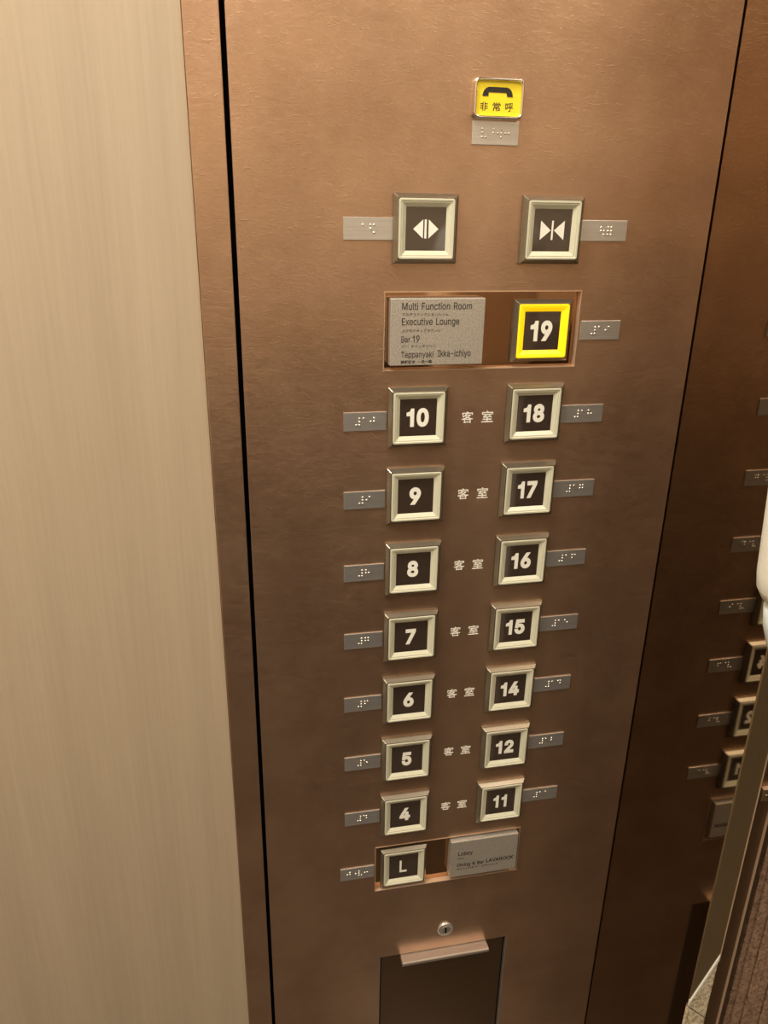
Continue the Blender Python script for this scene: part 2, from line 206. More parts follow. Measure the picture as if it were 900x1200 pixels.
    '5,394,395,374,417,349,433,325,448,297,456,267,456,236,456,209,448,184,433,159,417,140,394,125,364,111,334,103,297,103,254,103,211,111,174,125,144,140,114,159,92,184,76,209,61;R 449 82,0,60,0,60,170,60,339,60,509,119,509,177,509,236,509,275,509,307,502,333,489,359,475,378,457,390,433,403,410,409,382,409,352,409,321,403,295,390,271,378,248,359,230,333,217,307,204,275,198,236,198,189,198,143,198,96,198,96,217,96,236,96,255,142,255,188,255,234,255,260,255,281,259,298,267,314,275,326,286,334,300,341,315,345,332,345,352,345,372,341,390,334,405,326,420,314,431,298,440,281,448,259,452,233,452,197,452,161,452,125,452,125,301,125,151,125,0,103,0|378,0,353,0,312,76,271,153,230,229,254,229,279,229,303,229,344,153,386,76,428,0,403,0;T 449 85,452,32,452,32,471,32,490,32,509,160,509,288,509,417,509,417,490,417,471,417,452,363,452,310,452,257,452,257,301,257,151,257,0,235,0,214,0,193,0,193,151,193,301,193,452,139,452;V 480 229,0,204,0,141,170,79,339,16,509,39,509,62,509,84,509,120,408,156,307,192,206,198,189,206,166,215,137,224,109,235,73,248,31,243,31,239,31,235,31,247,74,258,110,267,138,276,166,284,189,290,206,325,307,360,408,395,509,417,509,440,509,463,509,401,339,340,170,278,0,253,0;a 389 182,-9,160,-9,136,-9,114,-4,94,5,75,14,59,27,48,45,36,62,30,83,30,108,30,130,35,147,43,161,52,175,63,185,78,193,92,201,108,207,125,211,143,215,160,218,178,220,201,223,219,225,234,227,248,228,258,231,265,235,272,239,276,245,276,255,276,255,276,256,276,257,276,272,273,286,267,297,261,308,252,316,240,322,228,328,213,331,196,331,178,331,162,328,149,322,136,317,126,309,118,301,110,292,104,283,100,274,80,280,61,285,41,291,50,314,62,332,79,346,95,360,113,369,133,375,153,381,173,384,194,384,208,384,223,383,239,379,255,376,271,370,286,360,301,351,313,338,322,320,332,303,337,280,337,251,337,168,337,84,337,0,317,0,297,0,277,0,277,17,277,35,277,52,275,52,274,52,272,52,268,43,261,34,252,25,243,15,230,7,215,1,200,-5|155,45,170,45,193,45,212,50,228,59,243,68,255,79,263,93,271,107,276,122,276,138,276,155,276,173,276,190,273,187,268,184,259,182,251,180,242,178,231,176,221,174,210,172,200,171,190,170,182,169,175,168,161,166,147,163,134,159,121,154,111,148,103,139,96,131,92,119,92,105,92,92,95,81,102,72,109,63,118,57,130,52,142,48;b 424 261,-8,229,-8,206,-8,187,-4,172,4,158,12,146,21,138,31,129,42,123,51,118,59,116,59,114,59,112,59,112,39,112,20,112,0,92,0,72,0,53,0,53,170,53,339,53,509,73,509,93,509,114,509,114,446,114,382,114,319,115,319,117,319,118,319,123,327,129,336,137,346,145,356,157,365,171,373,186,381,205,384,229,384,261,384,289,376,313,361,337,345,356,322,370,293,383,263,390,229,390,189,390,149,383,114,370,84,356,55,337,32,313,16,289,0|197,47,220,47,244,47,263,53,279,66,295,78,308,95,316,117,324,138,328,162,328,189,328,216,324,240,316,261,308,282,296,299,280,311,264,324,244,330,220,330,197,330,177,324,161,312,145,300,133,284,125,263,117,242,113,217,113,189,113,161,117,136,125,115,133,94,146,77,162,65,178,53;c 396 226,-8,207,-8,173,-8,143,0,117,16,91,33,71,56,56,85,41,114,34,149,34,187,34,227,41,262,56,291,71,321,91,343,117,360,143,376,173,384,207,384,226,384,243,382,260,377,276,372,292,365,305,356,319,347,330,335,340,322,350,309,357,294,362,277,342,272,322,267,303,262,300,272,296,281,290,289,285,297,278,305,270,311,262,317,253,322,242,325,232,328,220,330,207,330,182,330,161,323,145,310,129,297,116,280,108,258,100,237,96,213,96,187,96,162,100,139,108,117,116,96,129,79,145,66,161,53,182,46,207,46,220,46,232,48,243,52,253,55,263,60,271,66,279,72,286,80,292,89,297,97,301,107,304,117,324,112,343,107,363,102,358,85,351,70,341,56,332,43,320,31,306,21,293,12,277,4,261,-1,244,-6;d 424 219,-8,195,-8,164,-8,136,0,111,16,87,32,68,55,55,84,41,114,34,149,34,189,34,229,41,263,55,293,69,322,88,345,112,361,136,376,164,384,196,384,219,384,238,381,253,373,268,365,279,356,287,346,296,336,302,327,306,319,308,319,309,319,311,319,311,382,311,446,311,509,331,509,351,509,372,509,372,339,372,170,372,0,352,0,332,0,313,0,313,20,313,39,313,59,311,59,309,59,307,59,302,51,295,42,287,31,278,21,'
    '267,12,252,4,238,-4|181,47,205,47,227,47,247,53,263,65,279,77,291,94,299,115,308,136,312,161,312,189,312,217,308,242,300,263,292,284,279,300,263,312,247,324,228,330,205,330,181,330,161,324,145,311,129,299,116,282,108,261,100,240,96,216,96,189,96,162,100,138,109,117,117,95,129,78,145,66,161,53;e 404 238,-8,212,-8,175,-8,143,0,117,16,90,33,70,56,56,85,41,114,34,148,34,187,34,226,41,260,55,290,69,319,89,343,115,359,141,376,171,384,205,384,226,384,246,381,266,374,285,367,303,356,319,341,335,326,348,306,357,282,366,258,371,228,371,194,371,186,371,178,371,169,272,169,174,169,75,169,75,187,75,204,75,221,163,221,250,221,338,221,329,215,319,208,310,202,310,227,306,249,298,269,290,288,278,303,263,314,247,325,228,330,205,330,182,330,163,325,146,313,130,302,118,288,109,270,100,251,96,232,96,211,96,200,96,189,96,178,96,150,101,126,110,106,120,87,134,72,151,61,168,51,189,46,212,46,228,46,241,48,254,53,266,57,277,64,285,73,294,82,301,93,306,105,325,101,345,96,365,91,359,71,349,54,335,39,321,24,303,13,283,4,262,-4;g 425 238,-151,207,-151,179,-151,155,-147,134,-140,113,-132,96,-123,82,-110,69,-98,58,-84,51,-69,67,-60,84,-50,101,-41,107,-49,113,-57,122,-66,130,-75,141,-82,154,-88,168,-94,186,-97,207,-97,238,-97,263,-90,282,-75,302,-60,311,-37,311,-6,311,19,311,44,311,68,310,68,308,68,306,68,301,60,295,51,287,41,278,32,267,23,252,16,238,8,219,5,195,5,164,5,137,12,113,27,88,41,69,62,55,90,41,118,34,152,34,191,34,230,41,264,55,293,69,322,88,345,112,361,137,376,165,384,196,384,220,384,239,381,253,373,268,365,280,356,288,346,297,336,303,327,308,319,309,319,311,319,313,319,313,339,313,359,313,379,333,379,353,379,372,379,372,250,372,121,372,-9,372,-42,365,-69,350,-90,335,-111,316,-126,291,-136,266,-146|181,59,205,59,228,59,248,64,264,75,280,86,292,101,300,121,308,141,312,165,312,193,312,220,308,243,300,264,292,284,280,301,264,312,248,324,228,330,205,330,181,330,161,324,145,312,129,299,117,283,109,262,100,242,96,219,96,193,96,166,100,143,109,123,117,103,129,87,145,76,162,65;h 410 114,249,114,227,114,151,114,76,114,0,93,0,73,0,53,0,53,170,53,339,53,509,73,509,93,509,114,509,114,435,114,361,114,287,110,287,106,287,102,287,114,322,131,347,152,362,174,377,199,384,227,384,253,384,276,379,295,369,315,358,330,342,341,321,352,299,357,273,357,240,357,160,357,80,357,0,337,0,316,0,296,0,296,78,296,157,296,235,296,265,288,288,273,304,258,321,237,329,210,329,192,329,175,325,161,317,146,309,135,298,126,283,118,267;i 167 73,0,53,0,53,126,53,253,53,379,73,379,93,379,114,379,114,253,114,126,114,0,93,0|95,443,84,443,72,443,62,447,54,455,45,462,41,472,41,483,41,494,45,504,54,512,62,520,72,524,84,524,95,524,106,520,114,512,122,504,126,494,126,483,126,472,122,462,114,455,106,447;k 381 132,158,110,137,110,162,110,187,110,212,113,212,117,212,121,212,175,268,230,323,284,379,310,379,335,379,360,379,301,319,243,259,184,199,182,199,179,199,177,199,155,178|73,0,53,0,53,170,53,339,53,509,73,509,93,509,114,509,114,339,114,170,114,0,93,0|320,0,294,0,245,62,197,124,148,186,162,200,177,214,191,229,252,152,312,76,372,0,346,0;l 189 147,-2,139,-2,110,-2,88,5,74,20,60,35,53,57,53,84,53,226,53,367,53,509,73,509,93,509,114,509,114,372,114,235,114,99,114,81,116,69,120,62,125,55,133,52,146,52,152,52,157,52,160,53,164,53,167,54,170,54,173,37,177,20,181,3,175,1,169,0,162,-1,154,-2;m 610 73,0,53,0,53,126,53,253,53,379,72,379,92,379,112,379,112,351,112,323,112,295,111,295,109,295,108,295,113,316,121,332,132,346,144,359,157,369,172,376,187,383,203,386,219,386,247,386,270,378,287,361,305,344,316,322,321,295,318,295,315,295,312,295,317,313,325,329,337,343,349,357,364,367,381,375,398,382,416,386,437,386,459,386,479,381,497,372,515,362,530,348,541,328,551,309,557,285,557,255,557,170,557,85,557,0,536,0,516,0,496,0,496,85,496,169,496,254,496,281,488,301,473,313,457,325,439,330,419,330,402,330,387,327,374,320,362,313,352,303,345,290,339,278,335,263,335,247,335,165,335,82,335,0,315,0,295,0,274,0,274,87,274,173,274,260,274,281,267,298,253,311,239,324,221,330,199,330,185,330,171,327,158,320,144,313,134,303,'
    '126,289,118,276,114,258,114,238,114,159,114,79,114,0,93,0;n 410 114,249,114,227,114,151,114,76,114,0,93,0,73,0,53,0,53,126,53,253,53,379,72,379,92,379,112,379,112,349,112,318,112,287,109,287,106,287,102,287,114,322,131,347,152,362,174,377,199,384,227,384,253,384,276,379,295,369,314,358,330,342,341,321,352,299,357,273,357,240,357,160,357,80,357,0,337,0,316,0,296,0,296,78,296,157,296,235,296,265,288,288,273,304,258,321,237,329,210,329,192,329,175,325,161,317,146,309,135,298,126,283,118,267;o 415 242,-8,207,-8,173,-8,143,0,117,16,91,33,71,56,56,85,41,114,34,149,34,187,34,227,41,262,56,291,71,321,91,343,117,360,143,376,173,384,207,384,242,384,273,376,299,360,325,343,345,321,359,291,374,262,381,227,381,187,381,149,374,114,359,85,345,56,325,33,299,16,273,0|182,46,207,46,233,46,254,53,270,66,287,79,299,96,307,117,315,139,319,162,319,187,319,213,315,236,307,258,299,280,287,297,270,310,254,323,233,330,207,330,182,330,161,323,145,310,129,297,116,280,108,258,100,237,96,213,96,187,96,162,100,139,108,117,116,96,129,79,145,66,161,53;p 424 73,-143,53,-143,53,31,53,205,53,379,72,379,92,379,112,379,112,359,112,339,112,319,114,319,116,319,118,319,123,327,129,336,137,346,145,356,157,365,171,373,186,381,205,384,229,384,261,384,289,376,313,361,337,345,356,322,370,293,383,263,390,229,390,189,390,149,383,114,370,84,356,55,337,32,313,16,289,0,261,-8,229,-8,206,-8,187,-4,173,4,158,12,146,21,138,31,130,42,123,51,118,59,117,59,115,59,114,59,114,-8,114,-76,114,-143,93,-143|197,47,220,47,244,47,263,53,279,66,295,78,308,95,316,117,324,138,328,162,328,189,328,216,324,240,316,261,308,282,296,299,280,311,264,324,244,330,220,330,197,330,177,324,161,312,145,300,133,284,125,263,117,242,113,217,113,189,113,161,117,136,125,115,133,94,146,77,162,65,178,53;q 424 372,31,372,-143,351,-143,331,-143,311,-143,311,-76,311,-8,311,59,309,59,308,59,306,59,302,51,295,42,287,31,278,21,267,12,252,4,238,-4,219,-8,195,-8,164,-8,136,0,111,16,87,32,68,55,55,84,41,114,34,149,34,189,34,229,41,263,55,293,69,322,88,345,112,361,136,376,164,384,196,384,219,384,238,381,253,373,268,365,279,356,287,346,296,336,302,327,307,319,309,319,311,319,313,319,313,339,313,359,313,379,332,379,352,379,372,379,372,205|181,47,205,47,227,47,247,53,263,65,279,77,291,94,299,115,308,136,312,161,312,189,312,217,308,242,300,263,292,284,279,300,263,312,247,324,228,330,205,330,181,330,161,324,145,311,129,299,116,282,108,261,100,240,96,216,96,189,96,162,100,138,109,117,117,95,129,78,145,66,161,53;r 259 73,0,53,0,53,126,53,253,53,379,72,379,92,379,112,379,112,360,112,340,112,321,113,321,114,321,115,321,122,340,135,355,152,367,170,379,190,385,213,385,218,385,223,385,229,384,235,384,240,384,243,384,243,363,243,343,243,322,242,323,237,323,230,324,223,325,215,326,207,326,189,326,173,322,159,315,145,307,134,297,126,284,118,270,114,255,114,237,114,158,114,79,114,0,93,0;s 365 211,-8,182,-8,156,-8,133,-4,112,3,92,11,75,23,62,38,49,53,40,72,36,94,55,98,74,102,94,107,99,86,109,70,124,60,139,50,158,45,181,45,208,45,229,51,244,62,260,74,268,87,268,103,268,116,263,127,254,136,245,144,231,151,212,155,191,160,170,165,149,170,115,178,89,191,72,208,55,225,47,247,47,274,47,296,53,315,65,332,77,348,94,361,115,370,136,380,160,384,187,384,213,384,235,380,254,372,272,365,287,353,299,339,310,325,319,309,324,290,305,286,287,281,268,277,263,292,255,304,243,316,230,327,212,333,187,333,165,333,146,327,131,317,116,306,109,293,109,277,109,263,114,252,124,243,134,235,150,228,172,223,191,218,210,214,229,209,264,201,290,188,306,171,323,154,331,133,331,107,331,84,325,64,312,47,300,30,282,16,260,6,237,-3;t 227 138,379,204,379,204,362,204,344,204,327,138,327,72,327,6,327,6,344,6,362,6,379,72,379|65,345,65,471,85,471,106,471,126,471,126,347,126,222,126,98,126,81,129,69,136,61,143,54,154,50,170,50,174,50,179,50,185,51,191,52,197,53,202,54,206,36,209,19,213,2,207,0,200,-2,192,-3,184,-4,176,-4,168,-4,136,-4,110,4,92,21,74,38,65,62,65,93,65,219;u 410 211,-5,182,-5,157,-5,134,0,115,11,95,21,80,37,69,59,58,80,53,107,53,139,53,219,53,299,53,379,73,379,93,37'
    '9,114,379,114,301,114,222,114,144,114,114,121,91,137,75,152,58,173,50,200,50,218,50,235,54,249,62,264,70,275,81,283,97,292,112,296,131,296,153,296,228,296,304,296,379,316,379,337,379,357,379,357,253,357,126,357,0,337,0,318,0,298,0,298,31,298,61,298,92,301,92,304,92,307,92,295,57,279,32,257,17,235,2;v 389 184,0,163,0,114,126,66,253,17,379,40,379,62,379,84,379,111,305,138,230,165,155,174,132,181,110,187,87,193,64,199,42,206,21,198,21,191,21,184,21,191,42,197,64,203,87,209,110,216,132,224,155,251,230,278,305,305,379,327,379,349,379,371,379,323,253,275,126,226,0,205,0;w 567 158,0,138,0,99,126,61,253,23,379,44,379,66,379,87,379,103,324,118,269,133,214,140,191,147,165,154,137,161,108,168,76,175,41,172,41,168,41,165,41,172,75,179,106,186,135,193,163,199,190,206,214,221,269,237,324,252,379,273,379,295,379,316,379,332,324,347,269,362,214,368,190,375,164,382,136,388,107,395,76,402,41,399,41,395,41,391,41,399,75,406,107,413,135,420,164,427,190,434,214,449,269,465,324,480,379,502,379,523,379,545,379,506,253,468,126,429,0,409,0,389,0,368,0,352,57,335,114,319,172,314,189,309,207,305,225,300,243,295,261,291,280,286,299,281,318,277,338,281,338,286,338,291,338,286,319,281,299,277,280,272,261,267,243,263,225,258,206,253,189,248,172,231,114,215,57,199,0,178,0;x 379 44,0,21,0,71,73,121,145,171,218,171,202,171,187,171,171,124,240,76,310,29,379,52,379,76,379,100,379,116,355,132,330,147,306,160,287,170,270,179,253,188,237,198,221,207,206,197,206,186,206,175,206,185,221,194,237,202,253,211,270,221,287,233,306,249,330,266,355,282,379,305,379,328,379,352,379,304,309,256,239,209,169,209,184,209,199,209,214,258,143,308,71,358,0,334,0,310,0,287,0,268,28,249,57,231,85,219,103,209,120,200,136,191,152,182,167,173,182,183,182,194,182,205,182,195,167,186,152,178,136,170,120,160,103,148,85,129,57,110,28,91,0,68,0;y 389 51,-140,47,-139,52,-121,57,-103,61,-86,65,-86,68,-87,71,-87,83,-90,94,-91,104,-89,114,-87,122,-82,130,-74,138,-66,145,-53,151,-36,155,-24,159,-13,163,-1,114,126,66,252,17,379,40,379,62,379,84,379,111,305,138,230,165,155,174,132,181,109,187,87,193,64,199,42,206,21,198,21,191,21,184,21,190,42,196,64,202,87,209,110,216,132,224,155,251,230,278,305,305,379,327,379,349,379,371,379,316,234,260,88,204,-58,196,-78,187,-94,177,-107,166,-120,153,-129,139,-136,125,-142,109,-145,91,-145,81,-145,72,-144,65,-143,57,-142').split(';'):
    _c, _a, _s = _g.split(' ')
    GLYPHS[_c] = (int(_a) / 1000, [[int(v) / 1000 for v in sp.split(',')] for sp in _s.split('|')])

# plain sans figure one: a stem with a flag and no foot
_p = [(0.235, 0.0), (0.235, 0.35), (0.10, 0.35), (0.10, 0.39), (0.18, 0.41), (0.225, 0.45), (0.245, 0.509), (0.29, 0.509), (0.29, 0.0)]
GLYPHS['1'] = (0.40, [[v for i, p in enumerate(_p) for v in (
    (2 * p[0] + _p[i - 1][0]) / 3, (2 * p[1] + _p[i - 1][1]) / 3, p[0], p[1],
    (2 * p[0] + _p[(i + 1) % 9][0]) / 3, (2 * p[1] + _p[(i + 1) % 9][1]) / 3)]])

# ------------------------------------------------------------------ mesh helpers
def link(name, bm, mat, parent=None, smooth=False, bevel=0.0, seg=2, loc=None):
    me = bpy.data.meshes.new(name)
    bmesh.ops.recalc_face_normals(bm, faces=bm.faces)
    bm.to_mesh(me); bm.free()
    o = bpy.data.objects.new(name, me); scene.collection.objects.link(o)
    me.materials.append(MAT[mat])
    if smooth:
        for p in me.polygons: p.use_smooth = True
    if bevel:
        md = o.modifiers.new('bevel', 'BEVEL'); md.width = bevel; md.segments = seg
        md.limit_method = 'ANGLE'; md.angle_limit = math.radians(40)
    if loc: o.location = loc
    if parent: o.parent = parent
    return o

def box_into(bm, x0, x1, y0, y1, z0, z1):
    v = [bm.verts.new(p) for p in ((x0, y0, z0), (x1, y0, z0), (x1, y1, z0), (x0, y1, z0),
                                   (x0, y0, z1), (x1, y0, z1), (x1, y1, z1), (x0, y1, z1))]
    for f in ((0, 1, 2, 3), (4, 5, 6, 7), (0, 1, 5, 4), (1, 2, 6, 5), (2, 3, 7, 6), (3, 0, 4, 7)):
        bm.faces.new([v[i] for i in f])

def box(name, x0, x1, y0, y1, z0, z1, mat, parent=None, bevel=0.0, seg=2):
    bm = bmesh.new(); box_into(bm, x0, x1, y0, y1, z0, z1)
    return link(name, bm, mat, parent, bevel=bevel, seg=seg)

def tag(o, label, cat, group=None):
    o['label'] = label; o['category'] = cat
    if group: o['group'] = group
    return o

def struct(o, label=None, cat=None):
    o['kind'] = 'structure'
    if label: o['label'] = label
    if cat: o['category'] = cat
    return o

def empty(name, loc):
    o = bpy.data.objects.new(name, None); o.location = loc; o.empty_display_size = 0.02
    scene.collection.objects.link(o)
    return o

def rr_loop(hx, hz, r, y, seg=5, cx=0, cz=0):
    """rounded rectangle outline in the XZ plane at depth y"""
    pts = []
    r = max(r, 1e-5)
    for (sx, sz, a0) in ((1, 1, 0), (-1, 1, 90), (-1, -1, 180), (1, -1, 270)):
        for k in range(seg + 1):
            a = math.radians(a0 + 90 * k / seg)
            pts.append((cx + sx * (hx - r) + r * math.cos(a), y, cz + sz * (hz - r) + r * math.sin(a)))
    return pts

def sweep(loops, cap_first=False, cap_last=False):
    bm = bmesh.new()
    L = [[bm.verts.new(p) for p in lp] for lp in loops]
    n = len(L[0])
    for a, b in zip(L[:-1], L[1:]):
        for i in range(n):
            bm.faces.new((a[i], a[(i + 1) % n], b[(i + 1) % n], b[i]))
    if cap_first: bm.faces.new(L[0])
    if cap_last: bm.faces.new(L[-1])
    return bm

def outline_mesh(name, body, bold, track):
    V, T, pen = [], [], 0.0
    for ch in body:
        if ch == ' ': pen += 0.27; continue
        adv, sps = GLYPHS[ch]
        loops = []
        for sp in sps:
            n_ = len(sp) // 6; pts = []
            for k in range(n_):
                p0 = sp[6 * k + 2:6 * k + 4]; p1 = sp[6 * k + 4:6 * k + 6]
                q = sp[(6 * k + 6) % len(sp):][:6]; p2, p3 = q[0:2], q[2:4]
                d = Vector((p3[0] - p0[0], p3[1] - p0[1]))
                bend = abs(d.x * (p1[1] - p0[1]) - d.y * (p1[0] - p0[0])) if d.length > 1e-6 else 0
                m_ = 1 if bend < 0.0001 else 3
                for t_ in range(m_):
                    t = t_ / m_; u = 1 - t
                    pts.append(Vector([u**3 * p0[i] + 3 * u * u * t * p1[i] + 3 * u * t * t * p2[i] + t**3 * p3[i] for i in (0, 1)]))
            cl = []
            for p in pts:
                if not cl or (p - cl[-1]).length > 0.0025: cl.append(p)
            if (cl[0] - cl[-1]).length < 0.0025: cl.pop()
            if bold:
                o = []
                for i, p in enumerate(cl):
                    d0 = (p - cl[i - 1]).normalized(); d1 = (cl[(i + 1) % len(cl)] - p).normalized()
                    n0 = Vector((-d0.y, d0.x)); n1 = Vector((-d1.y, d1.x)); mm = n0 + n1
                    if mm.length < 1e-4: mm = n0.copy()
                    mm.normalize(); o.append(p + mm * bold / max(0.5, mm.dot(n0)))
                cl = o
            loops.append(cl)
        vs, es = [], []
        for lp in loops:
            k0 = len(vs); vs += lp; es += [(k0 + i, k0 + (i + 1) % len(lp)) for i in range(len(lp))]
        ov, oe, of, *_ = geometry.delaunay_2d_cdt(vs, es, [], 0, 1e-5)
        for f in of:
            c = (ov[f[0]] + ov[f[1]] + ov[f[2]]) / 3; wn = 0
            for lp in loops:
                for i in range(len(lp)):
                    A, B = lp[i], lp[(i + 1) % len(lp)]
                    cr = (B.x - A.x) * (c.y - A.y) - (c.x - A.x) * (B.y - A.y)
                    if A.y <= c.y < B.y and cr > 0: wn += 1
                    elif B.y <= c.y < A.y and cr < 0: wn -= 1
            if wn < 0: T.append([len(V) + i for i in f])
        V += [(v.x + pen, v.y, 0) for v in ov]
        pen += adv + track
    used = sorted({i for t in T for i in t}); ix = {j: i for i, j in enumerate(used)}
    me = bpy.data.meshes.new(name)
    me.from_pydata([V[j] for j in used], [], [[ix[i] for i in t] for t in T])
    return me

def text_obj(name, body, mat, parent, center=None, left=None, height=None, width=None, bold=0.0, depth=0.00012, y=0.0, track=0.0):
    """text as a thin mesh standing in the XZ plane, facing -Y; height = cap/box height in metres"""
    if all(ch in GLYPHS or ch == ' ' for ch in body):
        me = outline_mesh(name, body, bold, track)
    else:
        c = bpy.data.curves.new(name, 'FONT'); c.body = body; c.size = 1.0
        c.offset = bold; c.extrude = 0.0; c.resolution_u = 4
        tmp = bpy.data.objects.new(name, c); scene.collection.objects.link(tmp)
        dg = bpy.context.evaluated_depsgraph_get()
        me = bpy.data.meshes.new_from_object(tmp.evaluated_get(dg), depsgraph=dg)
        bpy.data.objects.remove(tmp); bpy.data.curves.remove(c)
    xs_ = [v.co.x for v in me.vertices]; ys_ = [v.co.y for v in me.vertices]
    x0, x1, y0, y1 = min(xs_), max(xs_), min(ys_), max(ys_)
    sz = height / (y1 - y0) if height else (width / (x1 - x0))
    sx = width / (x1 - x0) if width else sz
    if center: ox, oz = center[0] - sx * (x1 - x0) / 2, center[1] - sz * (y1 - y0) / 2
    else: ox, oz = left
    bm = bmesh.new(); bm.from_mesh(me); bpy.data.meshes.remove(me)
    for f in bm.faces: f.smooth = False
    for v in bm.verts:
        v.co = Vector((ox + (v.co.x - x0) * sx, y, oz + (v.co.y - y0) * sz))
    r = bmesh.ops.extrude_face_region(bm, geom=list(bm.faces))
    for e in r['geom']:
        if isinstance(e, bmesh.types.BMVert): e.co.y -= depth
    return link(name, bm, mat, parent)

def poly_obj(name, polys, mat, parent, y=0.0, depth=0.00015):
    bm = bmesh.new()
    for pts in polys:
        a = [bm.verts.new((p[0], y, p[1])) for p in pts]
        b = [bm.verts.new((p[0], y - depth, p[1])) for p in pts]
        bm.faces.new(b); bm.faces.new(a)
        for i in range(len(a)):
            j = (i + 1) % len(a); bm.faces.new((a[i], a[j], b[j], b[i]))
    return link(name, bm, mat, parent)

# ------------------------------------------------------------------ the cab and its shell
XM = 0.2127           # plane of the polished return wall
TOP, BOT = CEIL_Z, FLOOR_Z
struct(box('floor', ROOM_X0, 1.2, ROOM_Y0, 0.0, FLOOR_Z - 0.05, FLOOR_Z, 'carpet'))
struct(box('ceiling', ROOM_X0, 1.2, ROOM_Y0, 0.06, CEIL_Z, CEIL_Z + 0.05, 'ceiling'))
struct(box('wall_rear', ROOM_X0, 1.2, ROOM_Y0 - 0.05, ROOM_Y0, -0.15, CEIL_Z, 'back'))
struct(box('unseen_dark_rear', ROOM_X0, 1.2, ROOM_Y0 - 0.05, ROOM_Y0 + 0.01, FLOOR_Z, -0.15, 'dark_lower'))  # unseen dark lower wall, added to darken reflections low on the panel
struct(box('wall_side', ROOM_X0 - 0.05, ROOM_X0, ROOM_Y0, 0.06, FLOOR_Z, CEIL_Z, 'back'))
struct(box('wall_hall', 1.2, 1.25, ROOM_Y0, 0.06, 0.10, CEIL_Z, 'back'))
struct(box('unseen_dark_hall', 1.19, 1.25, ROOM_Y0, 0.06, FLOOR_Z, 0.10, 'dark_lower'))  # same on the hall side: added dark band, out of view
struct(box('wall_left', ROOM_X0, -0.1470, 0.003, 0.03, FLOOR_Z, CEIL_Z, 'laminate', bevel=0.0005))
# bronze strip left of the black gap, standing proud of the laminate
struct(box('trim_1', -0.1467, -0.1254, 0.0, 0.03, FLOOR_Z, CEIL_Z, 'copper', bevel=0.0006))
# black gap
struct(box('trim_2', -0.1256, -0.1219, 0.010, 0.03, FLOOR_Z, CEIL_Z, 'dark_gap'))

# polished return wall on the right
struct(box('wall_right', XM, XM + 0.017, -0.1428, 0.03, FLOOR_Z, CEIL_Z, 'mirror', bevel=0.0005))

# ------------------------------------------------------------------ the control panel
PX0, PX1 = -0.1221, 0.2119
HOLES = {
    'upper': (-0.0250, 0.1189, 0.0328, 0.0870),
    'lower': (-0.0254, 0.1133, -0.4520, -0.3997),
    'flap': (-0.0197, 0.1105, -0.800, -0.5388),
}
xs = sorted({PX0, PX1} | {v for h in HOLES.values() for v in h[:2]})
zs = sorted({BOT, TOP} | {v for h in HOLES.values() for v in h[2:]})
bm = bmesh.new(); grid = {}
def gv(i, j):
    if (i, j) not in grid: grid[(i, j)] = bm.verts.new((xs[i], 0.0, zs[j]))
    return grid[(i, j)]
for i in range(len(xs) - 1):
    for j in range(len(zs) - 1):
        cx, cz = (xs[i] + xs[i + 1]) / 2, (zs[j] + zs[j + 1]) / 2
        if any(h[0] < cx < h[1] and h[2] < cz < h[3] for h in HOLES.values()): continue
        bm.faces.new((gv(i, j), gv(i + 1, j), gv(i + 1, j + 1), gv(i, j + 1)))
r = bmesh.ops.extrude_face_region(bm, geom=list(bm.faces))
for e in r['geom']:
    if isinstance(e, bmesh.types.BMVert): e.co.y += 0.0045
bmesh.ops.dissolve_limit(bm, angle_limit=0.01, verts=list(bm.verts), edges=list(bm.edges))
panel = empty('elevator_control_panel', (0.045, 0.0, FLOOR_Z))
def rel(o, p=panel):
    o.parent = p; o.matrix_parent_inverse = Matrix.Translation(-Vector(p.location)); return o
rel(link('faceplate', bm, 'copper', bevel=0.0004))
tag(panel, 'tall etched copper control panel with recessed sign boxes between beige wall and dark mirror wall', 'control panel')
for nm, (x0, x1, z0, z1) in HOLES.items():
    if nm == 'flap': continue
    rel(box('recess_back', x0 - 0.002, x1 + 0.002, 0.0045, 0.007, z0 - 0.002, z1 + 0.002, 'box_floor'))
    b = bmesh.new(); t = 0.0005
    box_into(b, x0, x0 + t, -0.0004, 0.0045, z0, z1); box_into(b, x1 - t, x1, -0.0004, 0.0045, z0, z1)
    box_into(b, x0 + t, x1 - t, -0.0004, 0.0045, z1 - t, z1); box_into(b, x0 + t, x1 - t, -0.0004, 0.0045, z0, z0 + t)
    rel(link('recess_rim', b, 'rim_and_highlight'))
for i in range(7):
    for k, (cx, ch) in enumerate(((0.0388, '客'), (0.0542, '室'))):
        rel(text_obj('room_lettering', ch, 'white', None, center=(cx, -0.0600 * i - 0.0027), height=0.0086, width=0.0088, bold=0.004, y=0.0))
# service flap with lip handle and lock
x0, x1, z0, z1 = HOLES['flap']
rel(box('recess_back', x0 - 0.004, x1 + 0.004, 0.0085, 0.012, z0 - 0.004, z1 + 0.004, 'dark_gap'))
b = bmesh.new(); t = 0.0009
box_into(b, x1 - t, x1, -0.0003, 0.0045, z0, z1); box_into(b, x0, x0 + t, 0.0004, 0.0045, z0, z1)
rel(link('recess_rim', b, 'handle'))
flap = rel(box('service_flap', x0 + 0.0022, x1 - 0.0028, 0.0025, 0.0065, z0 + 0.002, z1 - 0.0018, 'flap', bevel=0.0004))
flap['label'] = 'dark bronze flap door at the bottom of the panel'
bm = bmesh.new()
prof = [(0.0028, -0.5395), (-0.0096, -0.5388), (-0.0104, -0.5398), (-0.0104, -0.5428), (-0.0094, -0.5428), (-0.0092, -0.5408), (0.0028, -0.5412)]
hx0, hx1 = 0.0012, 0.0884
A = [bm.verts.new((hx0, p[0], p[1])) for p in prof]; B = [bm.verts.new((hx1, p[0], p[1])) for p in prof]
